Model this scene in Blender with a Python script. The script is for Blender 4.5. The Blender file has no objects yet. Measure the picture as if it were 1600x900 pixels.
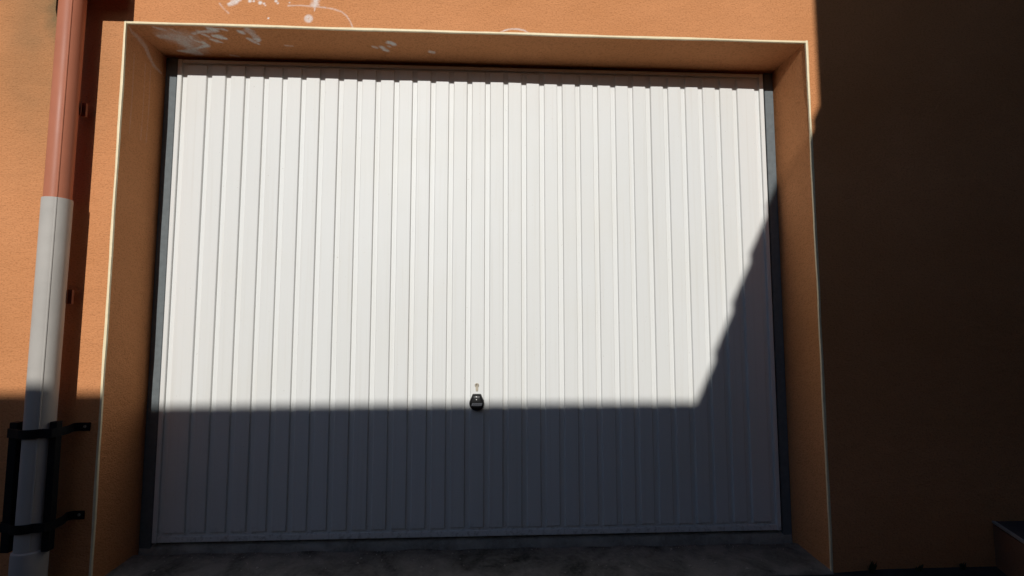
import bpy, math, random
import numpy as np
from mathutils import Vector, Matrix

random.seed(7)
rng = np.random.default_rng(11)
sc = bpy.context.scene
C = sc.collection

# ------------------------------------------------------------------ camera
cam_d = bpy.data.cameras.new('camera')
cam = bpy.data.objects.new('camera', cam_d)
C.objects.link(cam)
yaw, pitch = math.radians(2.85), math.radians(4.546)
fw = Vector((math.sin(yaw) * math.cos(pitch), math.cos(yaw) * math.cos(pitch), math.sin(pitch)))
rt = Vector((math.cos(yaw), -math.sin(yaw), 0))
up = rt.cross(fw)
M4 = Matrix((rt, up, -fw)).transposed().to_4x4()
M4.translation = Vector((0.038, -1.774, 0.800))
cam.matrix_world = M4
cam_d.sensor_width = 36
cam_d.lens = 36 * 0.780 / 1.6
cam_d.clip_start = 0.02
cam_d.clip_end = 500
sc.camera = cam

# ------------------------------------------------------------------ light
SUN_AZ, SUN_EL = 0.078, 0.358
SUN = Vector((SUN_AZ, 1.0, -SUN_EL)).normalized()          # direction the light travels
world = bpy.data.worlds.new('World')
sc.world = world
world.use_nodes = True
wn = world.node_tree
bg = wn.nodes['Background']
sky = wn.nodes.new('ShaderNodeTexSky')
sky.sky_type = 'NISHITA'
sky.sun_disc = False
sky.dust_density = 1.2
sky.ozone_density = 6.0
sky.sun_elevation = math.asin(-SUN.z)
sky.sun_rotation = math.atan2(-SUN.x, -SUN.y)
wn.links.new(sky.outputs[0], bg.inputs[0])
bg.inputs[1].default_value = 0.076
sl = bpy.data.lights.new('sun', 'SUN')
sl.energy = 5.0
sl.angle = math.radians(0.53)
sl.color = (1.0, 0.98, 0.945)
so = bpy.data.objects.new('sun', sl)
C.objects.link(so)
so.rotation_euler = SUN.to_track_quat('-Z', 'Y').to_euler()
so.location = (-1, -8, 6)
sc.view_settings.view_transform = 'Standard'
sc.view_settings.look = 'None'
sc.view_settings.gamma = 1.0
sc.view_settings.use_curve_mapping = False
sc.view_settings.exposure = -0.62

# ------------------------------------------------------------------ node helpers
def new_mat(name, color, rough=0.8, spec=0.5, metal=0.0):
    m = bpy.data.materials.new(name)
    m.use_nodes = True
    b = m.node_tree.nodes['Principled BSDF']
    b.inputs['Base Color'].default_value = (*color, 1)
    b.inputs['Roughness'].default_value = rough
    b.inputs['Specular IOR Level'].default_value = spec
    b.inputs['Metallic'].default_value = metal
    return m, m.node_tree, b

def pos(nt, scale=(1, 1, 1)):
    g = nt.nodes.new('ShaderNodeNewGeometry')
    mp = nt.nodes.new('ShaderNodeMapping')
    mp.inputs['Scale'].default_value = scale
    nt.links.new(g.outputs['Position'], mp.inputs['Vector'])
    return mp.outputs['Vector']

def noise(nt, vec, scale, detail=3, rough=0.55, dist=0.0):
    n = nt.nodes.new('ShaderNodeTexNoise')
    n.inputs['Scale'].default_value = scale
    n.inputs['Detail'].default_value = detail
    n.inputs['Roughness'].default_value = rough
    n.inputs['Distortion'].default_value = dist
    nt.links.new(vec, n.inputs['Vector'])
    return n.outputs['Fac']

def remap(nt, v, a, b, c, d):
    n = nt.nodes.new('ShaderNodeMapRange')
    n.interpolation_type = 'SMOOTHSTEP' if False else 'LINEAR'
    for i, x in zip((1, 2, 3, 4), (a, b, c, d)):
        n.inputs[i].default_value = x
    nt.links.new(v, n.inputs[0])
    return n.outputs[0]

def math_(nt, op, a, b):
    n = nt.nodes.new('ShaderNodeMath')
    n.operation = op
    for i, v in enumerate((a, b)):
        if isinstance(v, (int, float)):
            n.inputs[i].default_value = v
        else:
            nt.links.new(v, n.inputs[i])
    return n.outputs[0]

def mix(nt, fac, a, b, mode='MIX'):
    n = nt.nodes.new('ShaderNodeMix')
    n.data_type = 'RGBA'
    n.blend_type = mode
    ins = [s for s in n.inputs if s.type == 'RGBA']
    f = n.inputs[0]
    if isinstance(fac, (int, float)):
        f.default_value = fac
    else:
        nt.links.new(fac, f)
    for s, v in zip(ins, (a, b)):
        if isinstance(v, tuple):
            s.default_value = (*v, 1)
        else:
            nt.links.new(v, s)
    return [o for o in n.outputs if o.type == 'RGBA'][0]

def bump(nt, b, h, strength=0.3, dist=0.01):
    n = nt.nodes.new('ShaderNodeBump')
    n.inputs['Strength'].default_value = strength
    n.inputs['Distance'].default_value = dist
    nt.links.new(h, n.inputs['Height'])
    nt.links.new(n.outputs[0], b.inputs['Normal'])

def attr(nt, name):
    a = nt.nodes.new('ShaderNodeAttribute')
    a.attribute_name = name
    return a.outputs['Fac']

# ------------------------------------------------------------------ materials
def stucco(name, base, stains=True):
    m, nt, b = new_mat(name, base, 0.95, 0.03)
    v = pos(nt, (1, 1, 1.5))
    big = remap(nt, noise(nt, v, 1.3, 4), 0.3, 0.7, 0.0, 1.0)
    mid = remap(nt, noise(nt, v, 14, 4), 0.3, 0.7, 0.0, 1.0)
    fine = noise(nt, v, 135, 4, 0.62)
    d = tuple(x * y for x, y in zip(base, (0.86, 0.82, 0.74)))
    l = tuple(min(1, x * y) for x, y in zip(base, (1.05, 1.06, 1.08)))
    col = mix(nt, big, d, l)
    col = mix(nt, math_(nt, 'MULTIPLY', mid, 0.38), col, tuple(x * .88 for x in base))
    pit_shade = remap(nt, fine, 0.36, 0.50, 1.0, 0.0)  # shade of the pits put into the colour, besides the bump
    col = mix(nt, math_(nt, 'MULTIPLY', pit_shade, 0.42), col, tuple(x * y for x, y in zip(base, (.55, .47, .4))))
    if stains:
        col = mix(nt, attr(nt, 'mildew'), col, (0.20, 0.145, 0.075))
        st = math_(nt, 'MULTIPLY', attr(nt, 'stain'), remap(nt, noise(nt, v, 90, 4, .7), 0.30, 0.50, 0.55, 1.0))
        col = mix(nt, st, col, (0.86, 0.82, 0.78))
    nt.links.new(col, b.inputs['Base Color'])
    h = math_(nt, 'ADD', math_(nt, 'MULTIPLY', fine, 1.0), math_(nt, 'ADD', math_(nt, 'MULTIPLY', noise(nt, v, 45, 3), 0.7), math_(nt, 'MULTIPLY', noise(nt, v, 11, 3), 1.6)))
    bump(nt, b, h, 0.8, 0.0055)
    return m

ORANGE = (0.71, 0.312, 0.136)
m_wall = stucco('orange_render', ORANGE)
m_neigh = stucco('neighbour_render', (0.13, 0.105, 0.09), False)

def steel_white(name, col, rough):
    m, nt, b = new_mat(name, col, rough, 0.27)
    v = pos(nt)
    oi = nt.nodes.new('ShaderNodeObjectInfo')
    tint = remap(nt, oi.outputs['Random'], 0, 1, 0.0, 0.35)
    c = mix(nt, tint, col, tuple(x * y for x, y in zip(col, (.955, .95, .935))))
    c = mix(nt, remap(nt, noise(nt, v, 2.2, 4), 0.45, 0.75, 0, 0.5), c, tuple(x * y for x, y in zip(col, (.97, .945, .89))))
    # grime caught at the bottom ends of the pressings
    g = nt.nodes.new('ShaderNodeNewGeometry')
    sx = nt.nodes.new('ShaderNodeSeparateXYZ')
    nt.links.new(g.outputs['Position'], sx.inputs[0])
    low = remap(nt, sx.outputs['Z'], 0.060, 0.015, 0, 1)
    spot = remap(nt, noise(nt, v, 55, 4, .65), 0.5, 0.68, 0, 0.45)
    c = mix(nt, math_(nt, 'MULTIPLY', low, spot), c, (0.16, 0.12, 0.08))
    streak = remap(nt, noise(nt, pos(nt, (60, 60, 1.2)), 1.0, 3), 0.52, 0.8, 0, 0.20)
    c = mix(nt, streak, c, (0.50, 0.45, 0.36))
    speck = remap(nt, noise(nt, v, 130, 2), 0.73, 0.78, 0, 0.5)
    c = mix(nt, speck, c, (0.35, 0.30, 0.24))
    nt.links.new(c, b.inputs['Base Color'])
    nt.links.new(remap(nt, noise(nt, v, 7, 4), 0.3, 0.7, rough - .01, rough + .02), b.inputs['Roughness'])
    h = math_(nt, 'ADD', math_(nt, 'MULTIPLY', noise(nt, pos(nt, (1, 1, .35)), 9, 2), 1.0),
              math_(nt, 'MULTIPLY', noise(nt, pos(nt, (1, 1, .25)), 260, 2), 0.06))
    bump(nt, b, h, 0.035, 0.006)
    return m

m_panel = steel_white('white_coated_steel', (0.725, 0.725, 0.700), 0.47)
m_sheet = steel_white('white_coated_steel_groove_bright', (0.738, 0.740, 0.718), 0.47)  # same steel, colour lifted to imitate the brighter sheen of the groove floors

def simple(name, col, rough, spec=0.5, metal=0.0, var=0.12, nscale=30, bstr=0.0, bscale=120):
    m, nt, b = new_mat(name, col, rough, spec, metal)
    v = pos(nt)
    f = remap(nt, noise(nt, v, nscale, 4), 0.3, 0.7, 0, 1)
    c = mix(nt, f, tuple(x * (1 - var) for x in col), tuple(min(1, x * (1 + var)) for x in col))
    nt.links.new(c, b.inputs['Base Color'])
    nt.links.new(remap(nt, noise(nt, v, nscale * .6, 3), .3, .7, max(0.02, rough - .06), rough + .06), b.inputs['Roughness'])
    if bstr:
        bump(nt, b, noise(nt, v, bscale, 3), bstr, 0.003)
    return m

m_frame = simple('grey_frame_paint', (0.140, 0.158, 0.163), 0.62, .2, 0, .1, 60, .15)
m_dark = simple('gap_black', (0.012, 0.012, 0.013), 0.8)  # black for the dark gaps round the leaf and the keyhole
m_bead = simple('cream_pvc', (0.86, 0.73, 0.47), 0.5, .4, 0, .07, 40, .3, 70)
m_red = simple('red_brown_pipe', (0.46, 0.165, 0.095), 0.45, .18, 0, .06, 9, .05)
m_grey = simple('pale_grey_pipe', (0.46, 0.43, 0.39), 0.6, .3, 0, .06, 12, .1, 60)
m_clip = simple('red_brown_clip', (0.22, 0.07, 0.04), 0.6)
m_black = simple('black_paint', (0.006, 0.006, 0.007), 0.65, .2, 0, .2, 50, .2)
m_plastic = simple('black_plastic', (0.010, 0.010, 0.010), 0.42, .3, 0, .1, 60)
m_glint = simple('glint_pale', (0.85, 0.84, 0.80), 0.42, .5, 0.4, .03, 60)  # pale colour imitating small highlights on the handle
m_nickel = simple('dull_nickel', (0.42, 0.37, 0.29), 0.42, .5, 0.7, .1, 200)
m_badge = simple('badge_grey', (0.26, 0.27, 0.29), 0.4, .5, 0.0, .05, 60)
m_ink = simple('badge_lettering', (0.015, 0.015, 0.02), 0.5)
m_tile = simple('clay_tile', (0.36, 0.15, 0.08), 0.8)
m_coping = simple('coping_stone', (0.3, 0.28, 0.25), 0.85)
m_zinc = simple('zinc_gutter', (0.42, 0.16, 0.10), 0.45)
m_trim = simple('grey_step_trim', (0.42, 0.40, 0.35), 0.6)
m_leaf = simple('weed_leaf', (0.04, 0.055, 0.022), 0.7)
m_stepface = stucco('step_render', (0.34, 0.19, 0.12), False)
m_steptop = simple('dark_step_tile', (0.07, 0.065, 0.06), 0.7, .4, 0, .2, 12, .2)

def concrete(name, a, bcol, sc_):
    m, nt, b = new_mat(name, a, 0.95, 0.06)
    v = pos(nt)
    f1 = remap(nt, noise(nt, v, 5 * sc_, 6, .62, .4), 0.36, 0.62, 0, 1)
    f2 = remap(nt, noise(nt, v, 60 * sc_, 4, .6), 0.3, 0.7, 0, 1)
    c = mix(nt, f1, bcol, a)
    c = mix(nt, math_(nt, 'MULTIPLY', f2, 0.3), c, tuple(x * 1.35 for x in a))
    nt.links.new(c, b.inputs['Base Color'])
    bump(nt, b, math_(nt, 'ADD', f2, math_(nt, 'MULTIPLY', f1, .8)), 0.5, 0.006)
    return m

m_conc = concrete('stained_concrete', (0.24, 0.225, 0.20), (0.040, 0.042, 0.034), 1.3)
m_sill = concrete('sill_concrete', (0.40, 0.37, 0.32), (0.20, 0.19, 0.16), 1.6)
m_asph = concrete('lane_asphalt', (0.060, 0.060, 0.058), (0.035, 0.036, 0.034), 2.0)

# ------------------------------------------------------------------ mesh helpers
class MB:
    def __init__(s):
        s.v, s.f, s.a = [], [], {}
    def add(s, vs, fs):
        o = len(s.v)
        s.v += [tuple(x) for x in vs]
        s.f += [tuple(i + o for i in f) for f in fs]
        return o
    def box(s, x0, x1, y0, y1, z0, z1, bev=0.0):
        if bev:
            # chamfered box: 24 vertices
            vs, fs = [], []
            X, Y, Z = (x0, x1), (y0, y1), (z0, z1)
            idx = {}
            for i in (0, 1):
                for j in (0, 1):
                    for k in (0, 1):
                        c = (X[i], Y[j], Z[k])
                        sg = (1 - 2 * i, 1 - 2 * j, 1 - 2 * k)
                        for ax in range(3):
                            p = [c[q] + (0 if q == ax else sg[q] * bev) for q in range(3)]
                            idx[(i, j, k, ax)] = len(vs)
                            vs.append(p)
            def q(*l): fs.append([idx[t] for t in l])
            for i in (0, 1):
                q((i,0,0,0),(i,1,0,0),(i,1,1,0),(i,0,1,0))
                q((0,i,0,1),(1,i,0,1),(1,i,1,1),(0,i,1,1))
                q((0,0,i,2),(1,0,i,2),(1,1,i,2),(0,1,i,2))
            for a in (0, 1):
                for b in (0, 1):
                    q((a,b,0,0),(a,b,1,0),(a,b,1,1),(a,b,0,1))
                    q((a,0,b,0),(a,1,b,0),(a,1,b,2),(a,0,b,2))
                    q((0,a,b,1),(1,a,b,1),(1,a,b,2),(0,a,b,2))
                    for c in (0, 1):
                        q((a,b,c,0),(a,b,c,1),(a,b,c,2))
            # remove the duplicates of corners (each once)
            seen, out = set(), []
            for f in fs:
                k = frozenset(f)
                if k not in seen:
                    seen.add(k); out.append(f)
            s.add(vs, out)
            return s
        vs = [(x, y, z) for x in (x0, x1) for y in (y0, y1) for z in (z0, z1)]
        s.add(vs, [(0,1,3,2),(4,6,7,5),(0,4,5,1),(2,3,7,6),(0,2,6,4),(1,5,7,3)])
        return s
    def loft(s, rings, cap0=True, cap1=True, closed=True):
        n = len(rings[0])
        o = len(s.v)
        for r in rings:
            s.v += [tuple(p) for p in r]
        for i in range(len(rings) - 1):
            for j in range(n if closed else n - 1):
                k = (j + 1) % n
                s.f.append((o + i*n + j, o + i*n + k, o + (i+1)*n + k, o + (i+1)*n + j))
        if cap0: s.f.append(tuple(o + j for j in range(n))[::-1])
        if cap1: s.f.append(tuple(o + (len(rings)-1)*n + j for j in range(n)))
        return s
    def cyl(s, p0, p1, r0, r1=None, n=32, caps=True):
        r1 = r0 if r1 is None else r1
        p0, p1 = Vector(p0), Vector(p1)
        ax = (p1 - p0).normalized()
        u = ax.orthogonal().normalized()
        w = ax.cross(u)
        rg = [[p + (u*math.cos(t) + w*math.sin(t))*r for t in [2*math.pi*k/n for k in range(n)]] for p, r in ((p0, r0), (p1, r1))]
        return s.loft(rg, caps, caps)
    def prism(s, poly, vec):
        a = [Vector(p) for p in poly]
        return s.loft([a, [p + Vector(vec) for p in a]])
    def grid(s, o, u, v, nu, nv, paint=None):
        """rectangle o + a*u + b*v; paint(A, B) gives dict of point values on the grid"""
        A, B = np.meshgrid(np.linspace(0, 1, nu + 1), np.linspace(0, 1, nv + 1), indexing='ij')
        P = np.array(o)[None, None] + A[..., None]*np.array(u) + B[..., None]*np.array(v)
        base = len(s.v)
        s.v += [tuple(p) for p in P.reshape(-1, 3).tolist()]
        w = nv + 1
        for i in range(nu):
            for j in range(nv):
                s.f.append((base+i*w+j, base+(i+1)*w+j, base+(i+1)*w+j+1, base+i*w+j+1))
        if paint:
            for name, arr in paint(P).items():
                s.a.setdefault(name, {})[base] = arr.reshape(-1)
        return s
    def build(s, name, mat, parent=None, smooth=None, attrs=()):
        off = Vector(parent['_org']) if parent is not None and '_org' in parent else Vector((0, 0, 0))
        me = bpy.data.meshes.new(name)
        me.from_pydata([tuple(Vector(p) - off) for p in s.v], [], s.f)
        me.validate()
        import bmesh
        bm = bmesh.new(); bm.from_mesh(me)
        bmesh.ops.recalc_face_normals(bm, faces=bm.faces)
        bm.to_mesh(me); bm.free()
        for at in attrs:
            arr = np.zeros(len(s.v), dtype=np.float32)
            for b0, vals in s.a.get(at, {}).items():
                arr[b0:b0+len(vals)] = vals
            la = me.attributes.new(at, 'FLOAT', 'POINT')
            la.data.foreach_set('value', arr)
        if smooth is not None:
            me.polygons.foreach_set('use_smooth', [True]*len(me.polygons))
            me.set_sharp_from_angle(angle=math.radians(smooth))
        me.materials.append(mat)
        o = bpy.data.objects.new(name, me)
        C.objects.link(o)
        if parent is not None: o.parent = parent
        return o

def thing(name, label, cat, loc=(0, 0, 0), group=None):
    o = bpy.data.objects.new(name, None)
    o.empty_display_size = 0.1
    C.objects.link(o)
    o.location = loc
    o['_org'] = list(loc)
    o['label'] = label
    o['category'] = cat
    if group: o['group'] = group
    return o

def child_origin(o):           # children of a part: the part's mesh sits at the thing's origin
    o['_org'] = list(o.parent['_org'])
    return o

# ------------------------------------------------------------------ dimensions (metres)
XL, XR, ZT = -1.258, 1.2545, 1.889        # opening in the wall
YD = 0.217                                # face of the door's raised pressings
GZ = -0.060                               # lane level
HW, HD = 1.206, 1.877                     # half width and height of the door leaf

# ------------------------------------------------------------------ ground
g = MB()
xs = [-60, -12, -4, -1.5, 0, 1.28, 1.45, 2.2, 4, 12, 60]
ys = [-60, -14, -6, -3, -1.5, -0.6, 0.05, 3.0, 20, 60]
gz = lambda x, y: GZ + (0.008 if x > 1.4 and abs(y) < 2 else 0) - (0.006 if y < -0.5 else 0)
g.v = [(x, y, gz(x, y)) for x in xs for y in ys]
n = len(ys)
g.f = [(i*n+j, (i+1)*n+j, (i+1)*n+j+1, i*n+j+1) for i in range(len(xs)-1) for j in range(n-1)]
lane = g.build('lane', m_asph, None, 40)
lane['kind'] = 'structure'

g = MB()                                   # concrete apron in the recess, uneven
nx, ny = 90, 14
AY0, AY1 = -0.012, 0.212
for i in range(nx + 1):
    for j in range(ny + 1):
        x = XL + (XR - XL)*i/nx
        y = AY0 + (AY1 - AY0)*j/ny
        z = -0.050 + 0.012*(y/0.2) - 0.004*x + 0.0015*math.sin(9*x + 4*math.sin(3*x)) + 0.0008*math.sin(31*x + 40*y)
        if j == ny: z -= 0.006 + 0.003*math.sin(23*x) * math.sin(7*x)
        if j == 0: z -= 0.004
        g.v.append((x, y, z))
n = ny + 1
g.f = [(i*n+j, (i+1)*n+j, (i+1)*n+j+1, i*n+j+1) for i in range(nx) for j in range(ny)]
o0 = len(g.v)
g.v += [(XL, AY0, -0.12), (XR, AY0, -0.12), (XL, AY1, -0.12), (XR, AY1, -0.12)]
g.f += [tuple([i*n for i in range(nx+1)] + [o0+1, o0]), tuple([i*n+ny for i in range(nx+1)] + [o0+3, o0+2])]
apron = g.build('concrete_apron', m_conc, None, 40)
apron['kind'] = 'structure'

# ------------------------------------------------------------------ stain painting (marks of plaster and paint on the render)
def vnoise(P, scale, seed):
    r = np.random.default_rng(seed)
    T = r.random((64, 64))
    x = P[..., 0]*scale + seed*3.1
    y = P[..., 1]*scale + seed*7.7
    i, j = np.floor(x).astype(int), np.floor(y).astype(int)
    fx, fy = x - i, y - j
    fx, fy = fx*fx*(3-2*fx), fy*fy*(3-2*fy)
    t = lambda a, b: T[a % 64, b % 64]
    return (t(i, j)*(1-fx) + t(i+1, j)*fx)*(1-fy) + (t(i, j+1)*(1-fx) + t(i+1, j+1)*fx)*fy

def fbm(P, scale, seed):
    return .5*vnoise(P, scale, seed) + .3*vnoise(P, scale*2.1, seed+1) + .2*vnoise(P, scale*4.3, seed+2)

def stroke(Q, pts, w, inten, rag=0.5, seed=1):
    """capsule chain in 2D; w radius (or list), ragged edge"""
    best = np.zeros(Q.shape[:2])
    wob = (fbm(Q, 70, seed) - .5)*2*rag
    for k in range(len(pts) - 1 if len(pts) > 1 else 1):
        a = np.array(pts[k]); b = np.array(pts[min(k+1, len(pts)-1)])
        ab = b - a
        L = (ab**2).sum()
        t = np.clip(((Q - a)@ab)/L, 0, 1) if L > 0 else np.zeros(Q.shape[:2])
        wa = w[k] if isinstance(w, (list, tuple)) else w
        wb = w[min(k+1, len(w)-1)] if isinstance(w, (list, tuple)) else w
        rr = wa + (wb - wa)*t
        dist = np.sqrt(((Q - (a + t[..., None]*ab))**2).sum(-1))
        val = np.clip(1.5 - dist/(rr*(1 + wob)), 0, 1)
        best = np.maximum(best, val)
    brk = np.clip(fbm(Q, 110, seed + 9)*2.4 - .45, 0, 1)
    return best*inten*(1 - rag*.7 + rag*.7*brk)

PXF = (2.274e-3)                             # metres per pixel on the wall face (approx.)
def W(px, py):                               # front face of wall: marks by measured place
    x = -0.62 + (px - 481)*0.002325
    return (x, 1.925 - (py - 29)*0.00238 - (px - 481)*0.00007)

def paint_front(P):
    Q = P[..., [0, 2]]
    s = np.zeros(Q.shape[:2])
    def add(v):
        nonlocal s
        s = np.maximum(s, v)
    add(stroke(Q, [W(360, 13), W(367, 9), W(376, 5)], [.006, .010, .005], .85, .6, 2))
    for (x, y, r) in ((391,6,.006),(397,6,.004),(407,8,.006),(413,9,.004),(431,4,.005),(434,7,.003),(452,5,.003),(420.5,32,.003),(404,1,.006),(1120,30,.002),(1197,57,.003),(1219,56,.003),(415,12,.002)):
        add(stroke(Q, [W(x, y)], r, 1.0, .35, int(x) % 17))
    add(stroke(Q, [W(492, -4), W(492, 4), W(491, 9)], [.014, .013, .005], .75, .6, 5))
    add(stroke(Q, [W(491, 9), W(491, 16)], [.004, .0015], .6, .4, 6))
    c = np.array(W(482, 29)); rr = np.sqrt(((Q - c)**2).sum(-1))
    ring = np.clip(1.6 - np.abs(rr - .0085)/.0060, 0, 1)
    add(ring*.8*(.6 + .4*fbm(Q, 150, 3)))
    add(stroke(Q, [W(450,10), W(470,8.5), W(490,9), W(505,9.5), W(520,11), W(533,15), W(541,21), W(547,30), W(551,40)], .0022, .55, .5, 8))
    add(stroke(Q, [W(345,13), W(352,21), W(360,28)], .0022, .4, .6, 4))
    add(stroke(Q, [W(777,38), W(784,33), W(791,29), W(800,26.5), W(812,26), W(823,28), W(833,35)], .0024, .7, .45, 3))
    return {'stain': s}

def S(px, py):                               # soffit: pixel -> (x, y) on plane z = ZT
    v = fw + rt*((px - 800)/780) + up*((450 - py)/780)
    t = (ZT - 0.8)/v.z
    return (0.038 + t*v.x, -1.774 + t*v.y)
def Z6(a, b):                                # enlarged corner view -> pixel
    return (190 + a/6.957, 30 + b/6.957)

def paint_soffit(P):
    Q = P[..., [0, 1]]
    s = np.zeros(Q.shape[:2])
    def add(pts, w, i, rag=.6, seed=1):
        nonlocal s
        s = np.maximum(s, stroke(Q, [S(*Z6(*q)) for q in pts], w, i, rag, seed))
    add([(420,190),(520,195),(620,205),(690,225)], [.012,.022,.030,.030], .50, .5, 2)
    add([(640,230),(700,270),(740,310),(790,345),(840,370)], [.024,.022,.016,.018,.014], .55, .5, 3)
    add([(700,345),(780,335),(810,320)], [.009,.012,.010], .75, .5, 4)
    add([(620,345),(700,350),(800,360),(860,375)], [.006,.012,.018,.010], .7, .5, 5)
    add([(750,190),(770,220),(830,245),(890,255)], [.008,.008,.007,.009], .6, .6, 6)
    add([(890,255),(925,285),(860,305),(820,315)], [.010,.010,.007,.005], .8, .5, 7)
    add([(350,85),(420,105),(470,120)], [.005,.010,.007], .5, .6, 8)
    add([(540,110),(580,130),(640,150)], [.005,.007,.008], .4, .6, 9)
    add([(780,160),(840,140),(920,135),(980,125)], [.006,.009,.009,.010], .6, .6, 10)
    add([(950,105),(1000,115),(1030,125)], [.010,.014,.007], .8, .5, 11)
    add([(1030,105),(1090,108),(1140,122)], [.005,.007,.005], .6, .6, 12)
    add([(880,165),(910,175),(940,188)], [.006,.009,.006], .6, .5, 13)
    add([(1010,185),(1070,195),(1120,208)], [.009,.014,.008], .85, .4, 14)
    add([(980,220),(1030,238),(1090,252)], [.008,.010,.004], .6, .5, 15)
    add([(1270,128),(1300,142),(1325,155)], [.007,.010,.006], .75, .5, 16)
    add([(1370,105),(1390,130),(1420,165),(1460,195)], [.010,.014,.014,.012], .45, .6, 17)
    add([(1375,210),(1430,240),(1490,270)], [.006,.010,.004], .6, .5, 18)
    add([(1440,215),(1485,215),(1480,240)], [.005,.008,.006], .7, .5, 19)
    add([(1190,392),(1270,405)], [.005,.005], .35, .5, 20)
    haze = stroke(Q, [S(*Z6(560,190)), S(*Z6(700,200)), S(*Z6(780,300))], .045, .25, .4, 21)
    s = np.maximum(s, haze)
    for pts, w, i in (([(583,73),(589,75)], .006, .5), ([(596,74),(600,77),(605,79)], .009, .65), ([(608,66),(612,67),(615,69)], .010, .8), ([(607,72),(609,73)], .006, .35),
                      ([(672,81),(677,82)], .009, .55), ([(446,71),(457,72)], .004, .3), ([(1200,70),(1207,70)], .006, .4)):
        s = np.maximum(s, stroke(Q, [S(*q) for q in pts], w, i, .5, len(pts)+3))
    return {'stain': np.clip(s*1.4, 0, .95)}

def J(px, py):                               # left jamb: pixel -> (y, z)
    v = fw + rt*((px - 800)/780) + up*((450 - py)/780)
    t = (XL - 0.038)/v.x
    return (-1.774 + t*v.y, 0.8 + t*v.z)
def paint_jamb(P):
    Q = P[..., [1, 2]]
    s = stroke(Q, [J(*Z6(a, b)) for a, b in ((75,70),(110,140),(190,215),(250,290),(290,380),(350,500),(430,585))],
               [.003,.006,.010,.010,.009,.008,.003], .42, .6, 5)
    for x0 in (.05, .11, .14):
        s = np.maximum(s, stroke(Q, [(x0, 1.80), (x0+.002, 1.62), (x0-.001, 1.5)], .0022, .13, .7, int(x0*100)))
    return {'stain': s}

def paint_mildew(P):
    Q = P[..., [0, 2]]
    c = np.array((-1.47, 1.99))
    dx, dz = (Q[..., 0] - c[0])/.13, (Q[..., 1] - c[1])/.28
    m = np.clip(1.05 - np.sqrt(dx*dx + dz*dz), 0, 1)*(.55 + .9*fbm(Q, 22, 4))
    dx2, dz2 = (Q[..., 0] + 1.50)/.30, (Q[..., 1] - 1.95)/.75
    m2 = np.clip(1 - np.sqrt(dx2*dx2 + dz2*dz2), 0, 1)*.38*(.5 + fbm(Q, 9, 6))
    return {'mildew': np.clip(np.maximum(m*1.35, m2*1.7), 0, .85)}

# ------------------------------------------------------------------ the garage building
BX0, BX1, BZ1, BY1 = -7.0, 7.0, 3.35, 7.0
bld = thing('garage_building', 'orange rendered building wall with cream edge bead round the garage opening', 'building', (0, 0, 0))
w = MB()
ZB = -0.35
DX = 0.36                                   # depth of the reveal, behind the door frame
G1, G2 = XL, 0.30                           # finely divided part above the opening
w.grid((G1, 0, ZT), (G2-G1, 0, 0), (0, 0, 0.17), 500, 54, paint_front)
w.grid((G1, 0, ZT+.17), (G2-G1, 0, 0), (0, 0, BZ1-ZT-.17), 1, 1)
w.grid((G2, 0, ZT), (XR-G2, 0, 0), (0, 0, BZ1-ZT), 1, 1)
w.grid((-2.3, 0, 1.1), (XL+2.3, 0, 0), (0, 0, 1.1), 105, 110, paint_mildew)
w.grid((-2.3, 0, 2.2), (XL+2.3, 0, 0), (0, 0, BZ1-2.2), 1, 1)
w.grid((-2.3, 0, ZB), (XL+2.3, 0, 0), (0, 0, 1.1-ZB), 1, 1)
w.grid((BX0, 0, ZB), (-2.3-BX0, 0, 0), (0, 0, BZ1-ZB), 1, 1)
w.grid((XR, 0, ZB), (BX1-XR, 0, 0), (0, 0, BZ1-ZB), 1, 1)
w.grid((G1, 0, ZT), (G2-G1, 0, 0), (0, DX, 0), 500, 110, paint_soffit)
w.grid((G2, 0, ZT), (XR-G2, 0, 0), (0, DX, 0), 1, 1)
w.grid((XL, 0, 1.45), (0, DX, 0), (0, 0, ZT-1.45), 110, 140, paint_jamb)
w.grid((XL, 0, ZB), (0, DX, 0), (0, 0, 1.45-ZB), 1, 1)
w.grid((XR, 0, ZB), (0, DX, 0), (0, 0, ZT-ZB), 1, 1)
w.grid((XL, DX, ZB), (XR-XL, 0, 0), (0, 0, ZT-ZB), 1, 1)      # closes the dark inside
w.grid((BX0, 0, ZB), (0, BY1, 0), (0, 0, BZ1-ZB), 1, 1)
w.grid((BX1, 0, ZB), (0, BY1, 0), (0, 0, BZ1-ZB), 1, 1)
w.grid((BX0, BY1, ZB), (BX1-BX0, 0, 0), (0, 0, BZ1-ZB), 1, 1)
wall = w.build('wall', m_wall, bld, None, ('stain', 'mildew'))

r = MB().box(BX0-.3, BX1+.3, -.32, BY1+.3, BZ1, BZ1+.16)
r.build('eave_slab', m_coping, bld)

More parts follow.
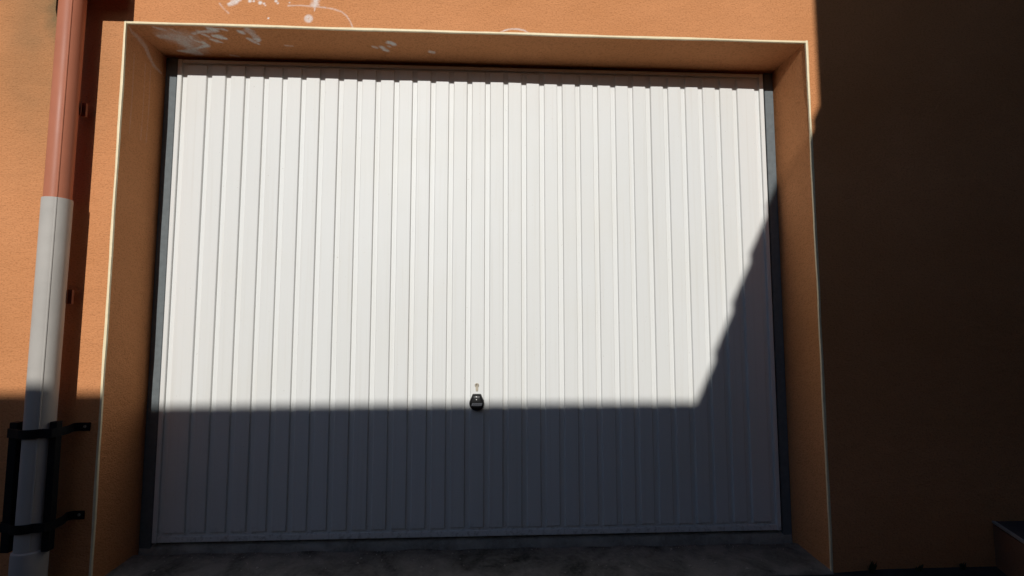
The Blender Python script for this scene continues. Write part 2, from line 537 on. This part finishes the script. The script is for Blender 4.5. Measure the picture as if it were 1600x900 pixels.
# cream corner bead: slightly wavy strip round the opening
def bead(pts, nrm_in):
    """pts: two ends on the arris; nrm_in: direction into the reveal side (pointing to the wall's material)"""
    a, b = Vector(pts[0]), Vector(pts[1])
    N = 60
    prof_w, prof_d, ex = 0.0061, 0.006, 0.0018
    rings = []
    ph = random.random()*9
    ni = Vector(nrm_in)
    for k in range(N + 1):
        t = k/N
        p = a.lerp(b, t)
        j = 0.0007*math.sin(17*t + ph) + 0.0005*math.sin(41*t + 2*ph) + 0.0003*random.uniform(-1, 1)
        wv = prof_w + 0.0008*math.sin(29*t + ph*3) + 0.0005*random.uniform(-1, 1)
        e = Vector((0, -1, 0))
        # section: from inside the reveal (proud by ex) round the arris to the face
        sec = [(-ex + j, -prof_d), (-ex + j, 0.0012), (-ex*.3 + j, ex), (wv*.55, ex*1.05), (wv, ex*.55), (wv, -prof_d)]
        rings.append([p + ni*s_ + e*f_ for s_, f_ in sec])
    return MB().loft(rings)
bead([(XL, 0, -0.06), (XL, 0, ZT+.0075)], (-1, 0, 0)).build('edge_bead', m_bead, bld, 50)
bead([(XR, 0, -0.08), (XR, 0, ZT+.0075)], (1, 0, 0)).build('edge_bead', m_bead, bld, 50)
bead([(XL+.0023, 0, ZT), (XR-.0023, 0, ZT)], (0, 0, 1)).build('edge_bead', m_bead, bld, 50)

# fixed steel frame of the door, part of the building
YF = 0.225
MB().box(XL+.001, -1.2125, YF, YF+.09, -.04, ZT-.004, .002).build('door_frame_post', m_frame, bld)
MB().box(1.2160, XR-.001, YF, YF+.09, -.04, ZT-.004, .002).build('door_frame_post', m_frame, bld)
MB().box(-1.2115, 1.2150, YF+.018, YF+.09, 1.862, ZT-.003, .002).build('door_frame_head', m_dark, bld)  # head in the gap black, for the dark strip above the leaf
s = MB()                                     # worn concrete sill under the leaf
N = 80
rings = []
for k in range(N + 1):
    x = XL + .004 + (XR - XL - .008)*k/N
    e = 0.0018*math.sin(13*x) + 0.0012*math.sin(37*x + 1) + 0.001*random.uniform(-1, 1)
    rings.append([(x, .34, -.2), (x, .224 + e, -.2), (x, .222 + e, -.030 + e), (x, .226 + e, -.018 + e), (x, .236, -.0135), (x, .34, -.012)])
s.loft(rings).build('door_sill', m_sill, bld, 45)

# ------------------------------------------------------------------ the garage door
door = thing('garage_door', 'white up-and-over steel garage door with vertical ribs, partly in shadow', 'garage door', (0, YD, 0))
GD = 0.009                                   # groove depth
YS = YD + GD
TH = 0.030
PITCH, PW, GW = 0.0746, 0.0568, 0.0178
ZP0, ZP1 = 0.030, HD - 0.022                 # ends of the raised pressings
# backing sheet = floor of the grooves
MB().box(-1.19, 1.19, YS, YS+.004, .012, HD-.008).build('sheet', m_sheet, door)
def pressing(wid):
    """raised panel, rounded shoulders, sloped ends; local origin at centre bottom, front towards -y"""
    m = MB()
    h = wid/2
    H = ZP1 - ZP0
    lv = [(0.0, 0.0, 0.0), (0.0012, 0.0026, GD*.62), (0.0024, 0.0042, GD*.90), (0.0040, 0.0065, GD)]
    rings = []
    for ix, iz, d in lv:
        rings.append([(-h+ix, -d, iz), (h-ix, -d, iz), (h-ix, -d, H-iz), (-h+ix, -d, H-iz)])
    m.loft(rings, False, True)
    me = bpy.data.meshes.new('panel')
    me.from_pydata([(a, b, c) for a, b, c in m.v], [], m.f)
    import bmesh
    bm = bmesh.new(); bm.from_mesh(me)
    bmesh.ops.recalc_face_normals(bm, faces=bm.faces)
    # front must look towards -y
    bm.to_mesh(me); bm.free()
    fr = max(me.polygons, key=lambda f: f.area)
    if fr.normal.y > 0:
        me.flip_normals()
    me.polygons.foreach_set('use_smooth', [True]*len(me.polygons))
    me.set_sharp_from_angle(angle=math.radians(12))
    me.materials.append(m_panel)
    return me
pm = pressing(PW)
pw = pressing(0.0785)
WX = 14*PITCH + PW/2 + GW + 0.0785/2
for k in range(-15, 16):
    x = k*PITCH if abs(k) < 15 else math.copysign(WX, k)
    o = bpy.data.objects.new('panel', pm if abs(k) < 15 else pw)
    C.objects.link(o)
    o.parent = door
    o.location = (x + random.uniform(-.0004, .0004), GD - 0.0002, ZP0 + random.uniform(-.0015, .0015))
    o.rotation_euler = (random.uniform(-.0006, .0006), 0, random.uniform(-.004, .004))
# folded edges of the leaf
EI = 1.1885
for sx in (-1, 1):
    a, b = sorted((sx*EI, sx*HW))
    MB().box(a, b, YD-.001, YD+TH, 0.0, HD, .0018).build('edge_stile', m_panel, door)
MB().box(-EI+.0003, EI-.0003, YD+.0005, YD+TH, 0.0, .0225, .002).build('edge_rail', m_panel, door)
MB().box(-EI+.0003, EI-.0003, YD+.0005, YD+TH, HD-.016, HD-.0008, .002).build('edge_rail', m_panel, door)
# black strips standing in for the dark gap between leaf and frame
MB().box(-1.2118, -1.2068, YD+.022, YD+.05, 0.0, HD).build('dark_gap_strip', m_dark, door)
MB().box(1.2068, 1.2152, YD+.022, YD+.05, 0.0, HD).build('dark_gap_strip', m_dark, door)

# lock cylinder (profile with round top and straight tail)
def profile_plate(cx, cz, r, wtail, zb, y0, depth, nseg=20):
    a0 = math.asin(wtail/r)
    pts = []
    for k in range(nseg + 1):
        t = -math.pi/2 + a0 + (2*math.pi - 2*a0)*k/nseg
        pts.append((cx + r*math.cos(t), cz + r*math.sin(t)))
    zt = zb + wtail
    for k in range(7):
        t = math.pi + math.pi*k/6
        pts.append((cx + wtail*math.cos(t), zt + wtail*math.sin(t)))
    m = MB()
    m.loft([[(x, y0, z) for x, z in pts], [(x, y0-depth, z) for x, z in pts],
            [(cx + (x-cx)*.9, y0-depth-.0006, cz + (z-cz)*.97) for x, z in pts]])
    return m
lock = profile_plate(-.001, .5745, .0085, .005, .551, YD, .0035).build('lock_cylinder', m_nickel, door, 40)
child_origin(lock)
kh = MB()
kh.box(-.0019, -.0001, YD-.0049, YD-.0043, .5705, .5805)
kh.cyl((-.001, YD-.0043, .577), (-.001, YD-.0047, .577), .0022, n=12)
kh.build('keyhole', m_dark, lock)

# black teardrop handle
hc, hr = (-.001, .5065), .0290
topz, tw, cr = .5415, .0185, .006
out = []
# lower circle, sweeping clockwise round the bottom between the two tangent points, then the narrow top
A0 = math.radians(22)
for k in range(37):
    t = A0 - (math.pi + 2*A0)*k/36
    out.append((hc[0] + hr*math.cos(t), hc[1] + hr*math.sin(t)))
for k in range(9):
    t = math.pi - (math.pi/2)*k/8
    out.append((hc[0] - tw + cr + cr*math.cos(t), topz - cr + cr*math.sin(t)))
for k in range(9):
    t = math.pi/2 - (math.pi/2)*k/8
    out.append((hc[0] + tw - cr + cr*math.cos(t), topz - cr + cr*math.sin(t)))
def hring(y, f):
    return [(hc[0] + (x-hc[0])*f, YD - y, .508 + (z-.508)*f) for x, z in out]
hd = MB().loft([hring(0, 1.0), hring(.012, 1.0), hring(.017, .975), hring(.021, .92), hring(.0235, .82), hring(.0245, .6)])
handle = hd.build('handle', m_plastic, door, 65)
child_origin(handle)
for zc in (.5325, .5220):  # two pale domes standing in for bright highlights near the handle top
    sc_ = MB()
    rings = []
    for k in range(5):
        t = k/4*math.pi/2*.92
        rings.append([(hc[0]-.001 + .0034*math.cos(t)*math.cos(q), YD-.0225-.0030*math.sin(t), zc + .0030*math.cos(t)*math.sin(q)) for q in [2*math.pi*i/14 for i in range(14)]])
    sc_.loft(rings).build('glint_dome', m_glint, handle, 60)
bd = MB().prism([(-.0215, YD-.0240, .4985), (.0175, YD-.0240, .4985), (.0205, YD-.0240, .5085), (-.0185, YD-.0240, .5085)], (0, -.0018, 0))
badge = bd.build('badge', m_badge, handle)
cu = bpy.data.curves.new('lettering', 'FONT')
cu.body = 'H\u00d6RMANN'
cu.size = 0.0088
cu.shear = 0.25
cu.align_x = 'CENTER'
cu.align_y = 'CENTER'
cu.extrude = 0.0002
tmp = bpy.data.objects.new('tmp', cu)
C.objects.link(tmp)
bpy.context.view_layer.update()
tme = bpy.data.meshes.new_from_object(tmp.evaluated_get(bpy.context.evaluated_depsgraph_get()))
bpy.data.objects.remove(tmp)
tme.name = 'lettering'
vs = np.array([v.co for v in tme.vertices])
wid = vs[:, 0].max() - vs[:, 0].min()
kx = .0335/wid
mt = MB()
mt.v = [(-.0005 + v.co.x*kx, YD-.0259-v.co.z, .5035 + v.co.y) for v in tme.vertices]
mt.f = [tuple(p.vertices) for p in tme.polygons]
# lettering belongs to the handle's badge: same level as the badge
mt.build('lettering', m_ink, handle)

# ------------------------------------------------------------------ rainwater pipe
pipe = thing('rainwater_downpipe', 'red-brown rainwater downpipe with pale grey lower section, left of the garage door', 'downpipe', (-1.392, -.074, GZ))
def pc(z):                                   # slight lean
    return Vector((-1.3808 - 0.0085*(1.9 - z)/1.9, -.077, z))
def rod(z0, z1, r):
    m = MB()
    a, b = pc(z0), pc(z1)
    return m.cyl(a, b, r, n=48)
rod(1.16, 1.99, .0366).build('painted_pipe', m_red, pipe, 40)
pg = MB()
rings = []
for z, rr in ((.05, .0395), (.9, .0397), (1.216, .0402), (1.2235, .0398), (1.2235, .0368)):
    p = pc(z)
    rings.append([p + Vector((math.cos(t), math.sin(t), 0))*rr for t in [2*math.pi*k/48 for k in range(48)]])
pg.loft(rings).build('plastic_pipe', m_grey, pipe, 40)
rings = []
pk = MB()
for z, rr in ((GZ-.1, .0455), (.095, .0455), (.106, .0445), (.110, .0398)):
    p = pc(z)
    rings.append([p + Vector((math.cos(t), math.sin(t), 0))*rr for t in [2*math.pi*k/48 for k in range(48)]])
pk.loft(rings).build('socket', m_grey, pipe, 40)
def seam(z0, z1, r, mat):
    """folded seam running down the pipe, facing the forecourt"""
    m = MB()
    rings = []
    a = math.atan2(-.78, .58)
    for k in range(13):
        z = z0 + (z1-z0)*k/12
        p = pc(z)
        sec = []
        for da, dr in ((-.085, -.001), (-.07, .0012), (-.03, .0020), (.03, .0018), (.075, -.001)):
            t = a + da
            sec.append(p + Vector((math.cos(t), math.sin(t), 0))*(r + dr))
        rings.append(sec)
    m.loft(rings)
    return m.build('seam', mat, pipe, 30)
seam(1.225, 1.98, .0366, m_red)
seam(.115, 1.2220, .0398, m_grey)
for zc in (1.548, .903):
    m = MB()
    p = pc(zc)
    n = 20
    r0, r1 = .0400, .0425
    sec0 = [(p.x + r*math.cos(t), p.y + r*math.sin(t)) for r, ts in ((r1, range(n+1)), (r0, range(n, -1, -1))) for t in [math.radians(28 + 124*k/n) for k in ts]]
    m.prism([(x, y, zc-.021) for x, y in sec0], (0, 0, .042))
    m.box(p.x+.0215, p.x+.0375, -.0385, -.0300, zc-.024, zc+.024)
    m.cyl((p.x, p.y+.043, zc), (p.x, .0, zc), .006, n=12)
    m.build('pipe_clip', m_clip, pipe)
# hopper head that the pipe hangs from
hp = MB()
HX0, HX1, HY0, HY1, HZ = -1.507, -1.2445, -.160, -.055, 1.9505
def rect(x0, x1, y0, y1, z): return [(x0, y0, z), (x1, y0, z), (x1, y1, z), (x0, y1, z)]
hp.loft([rect(HX0, HX1, HY0, HY1, HZ), rect(HX0, HX1, HY0, HY1, HZ+.2), rect(HX0-.012, HX1+.012, HY0-.012, HY1, HZ+.205), rect(HX0-.012, HX1+.012, HY0-.012, HY1, HZ+.225)])
hp.build('hopper_head', m_zinc, pipe)
MB().cyl((-1.383, -.1, HZ+.22), (-1.383, -.1, 3.22), .036, n=32).build('painted_pipe', m_red, pipe, 40)
MB().box(-1.40, -1.366, -.056, 0.0, HZ+.08, HZ+.12).build('hopper_bracket', m_zinc, pipe)

# black steel guard strapped round the foot of the pipe
gd = thing('pipe_guard', 'black steel strap guard bolted round the foot of the downpipe', 'pipe guard', (-1.392, -.074, .1))
MB().box(-1.4640, -1.4385, -.096, -.072, .105, .502, .0015).build('guard_bar', m_black, gd)
MB().box(-1.3460, -1.3240, -.092, -.068, .105, .502, .0015).build('guard_bar', m_black, gd)
for zc in (.470, .184):
    path = [(-1.288, -.0035), (-1.322, -.0035), (-1.333, -.014), (-1.3185, -.050), (-1.3175, -.095), (-1.323, -.108)]
    cxp, cyp, rr = -1.392, -.074, .0465
    path += [(cxp + .05*math.cos(math.radians(a)), cyp + .052*math.sin(math.radians(a))) for a in range(-45, -150, -15)]
    path += [(-1.462, -.1005), (-1.4685, -.092), (-1.4685, -.030), (-1.470, -.0035), (-1.500, -.0035)]
    P = [Vector((x, y, 0)) for x, y in path]
    rings = []
    for k, p in enumerate(P):
        t = (P[min(k+1, len(P)-1)] - P[max(k-1, 0)]).normalized()
        nn = Vector((-t.y, t.x, 0))*.0018
        rings.append([p + nn + Vector((0,0,zc-.0135)), p - nn + Vector((0,0,zc-.0135)), p - nn + Vector((0,0,zc+.0135)), p + nn + Vector((0,0,zc+.0135))])
    strap = MB().loft(rings).build('strap', m_black, gd, 30)
    child_origin(strap)
    MB().cyl((-1.303, -.0053, zc+.001), (-1.303, -.0083, zc+.001), .0050, .0038, n=12).build('bolt_head', m_nickel, strap, 40)

# ------------------------------------------------------------------ low step at the right
st = thing('entrance_step', 'low entrance step with pale edge trim against the shaded wall at far right', 'step', (1.95, -.2, GZ))
e0, e1 = Vector((1.862, -.001, 0)), Vector((1.862 - .432*1.1, -1.1, 0))
top = .1045
sp = [(e0.x, e0.y), (e1.x, e1.y), (3.4, -1.1), (3.4, -.001)]
m = MB().prism([(x, y, -.2) for x, y in sp], (0, 0, .2 + top - .012)); m.build('step_body', m_stepface, st)
ins = Vector((.006, 0, 0))
m = MB().prism([(e0.x+.008, e0.y, top-.0115), (e1.x+.008, e1.y+.008, top-.0115), (3.39, e1.y+.008, top-.0115), (3.39, -.001, top-.0115)], (0, 0, .0105)); m.build('tread', m_steptop, st)
d_ = (e1 - e0).normalized(); nl = Vector((d_.y, -d_.x, 0))
if nl.x > 0: nl = -nl
m = MB().prism([tuple(e0 + nl*.002 + Vector((0,0,top-.006))), tuple(e0 - nl*.0072 + Vector((0,0,top-.006))), tuple(e0 - nl*.0072 + Vector((0,0,top+.0015))), tuple(e0 + nl*.002 + Vector((0,0,top+.0015)))], (e1 - e0)); m.build('edge_trim', m_trim, st)

# ------------------------------------------------------------------ grit and crumbs in the recess
gr = MB()
def apz(x, y): return -0.050 + 0.012*(y/0.2) - 0.004*x
for k in range(420):
    x = random.uniform(XL+.01, XR-.01)
    y = .212 - abs(random.gauss(0, .025)) if k < 300 else random.uniform(0, .2)
    y = min(.219, max(-.01, y))
    r_ = random.uniform(.0012, .0034) if k < 400 else random.uniform(.004, .0065)
    z = apz(x, y) + r_*.3
    a = random.uniform(0, 6.28)
    pts = [(x + r_*math.cos(a + q)*random.uniform(.7, 1.2), y + r_*math.sin(a + q)*random.uniform(.7, 1.2), z) for q in (0, 1.57, 3.14, 4.71)]
    gr.add(pts + [(x, y, z + r_*random.uniform(.5, .9)), (x, y, z - r_*.6)], [(0,1,4),(1,2,4),(2,3,4),(3,0,4),(1,0,5),(2,1,5),(3,2,5),(0,3,5)])
go = gr.build('grit', m_sill)
go['kind'] = 'stuff'
go['label'] = 'grit and crumbs of concrete lying along the door sill'
go['category'] = 'grit'

# ------------------------------------------------------------------ weeds at the foot of the wall
def tuft(x, y, h, nbl, label):
    t = MB()
    for _ in range(nbl):
        a = random.uniform(0, 2*math.pi)
        l = h*random.uniform(.5, 1.1)
        bx, by = x + random.uniform(-.006, .006), y - abs(random.uniform(0, .008))
        dx, dy = math.cos(a)*l*.45, -abs(math.sin(a))*l*.45
        wd = random.uniform(.002, .005)
        px, py = -math.sin(a)*wd, math.cos(a)*wd
        z0 = GZ
        t.add([(bx-px, by-py, z0), (bx+px, by+py, z0), (bx+dx*.5+px*1.3, by+dy*.5+py*1.3, z0+l*.65), (bx+dx*.5-px*1.3, by+dy*.5-py*1.3, z0+l*.65), (bx+dx, by+dy, z0+l)],
              [(0,1,2,3), (3,2,4)])
    o = t.build('weed_tuft', m_leaf)
    o['label'] = label; o['category'] = 'weed'; o['group'] = 'weeds along the wall foot'
tuft(1.385, -.012, .055, 26, 'small dark weed at the wall foot just right of the door opening')
tuft(1.560, -.012, .030, 18, 'tiny weed at the wall foot midway between opening and step')
tuft(1.720, -.012, .034, 20, 'tiny weed at the wall foot nearest the low step')

# ------------------------------------------------------------------ across the lane: what throws the shadow
def unshade(X, Z, L):                        # point at distance L from the wall whose shadow falls on (X, Z)
    return Vector((X - SUN_AZ*L, -L, Z + SUN_EL*L))
gw = thing('boundary_wall', 'rendered boundary wall across the lane, behind the viewpoint', 'wall', (0, -5.3, GZ))
LZ = .585 + SUN_EL*5.2
MB().box(-9, 1.2, -5.42, -5.23, -.3, LZ-.06).build('wall_body', m_neigh, gw)
MB().box(-9, 1.2, -5.45, -5.20, LZ-.06, LZ, .006).build('coping', m_coping, gw)

nb = thing('neighbouring_house', 'neighbouring house across the lane with tiled roof, behind the viewpoint', 'house', (2.5, -4.5, GZ))
A = unshade(1.300, 1.662, 3.0)
DV = Vector((-1 - SUN_AZ*3.5, -3.5, -2.47 + SUN_EL*3.5))        # down the verge, per metre of shadow shift
HV = Vector((3.5, -1.3955, 0)).normalized()  # along the ridge
NV = DV.normalized().cross(HV)
if NV.z < 0: NV = -NV
NT = 8
course = .0815
prof = []
for k in range(NT):
    p0 = A + DV*(course*(k - .55))
    p1 = A + DV*(course*(k + .45))
    prof += [p0 - NV*.022, p1 + NV*.013]
low = [prof[-1] - NV*.09, prof[0] - NV*.07]
MB().prism(prof + low, HV*4.0).build('roof', m_tile, nb)
a_, b_ = prof[0] - NV*.1 + HV*.12, prof[-1] - NV*.12 + HV*.12
MB().prism([tuple(a_), tuple(b_), (b_.x, b_.y, -.3), (a_.x, a_.y, -.3)], HV*3.6).build('side_wall', m_neigh, nb)
c_ = unshade(1.292, 2.0, 3.0)
MB().box(c_.x, 9.5, -8.0, -3.0, -.3, 8.2).build('main_wall', m_neigh, nb)  # unseen block, made taller and wider to keep skylight off the shaded wall
MB().box(c_.x-.0, 9.7, -8.2, -2.9, 8.21, 8.33).build('eave_slab', m_tile, nb)

for o in bpy.data.objects:
    if '_org' in o: del o['_org']
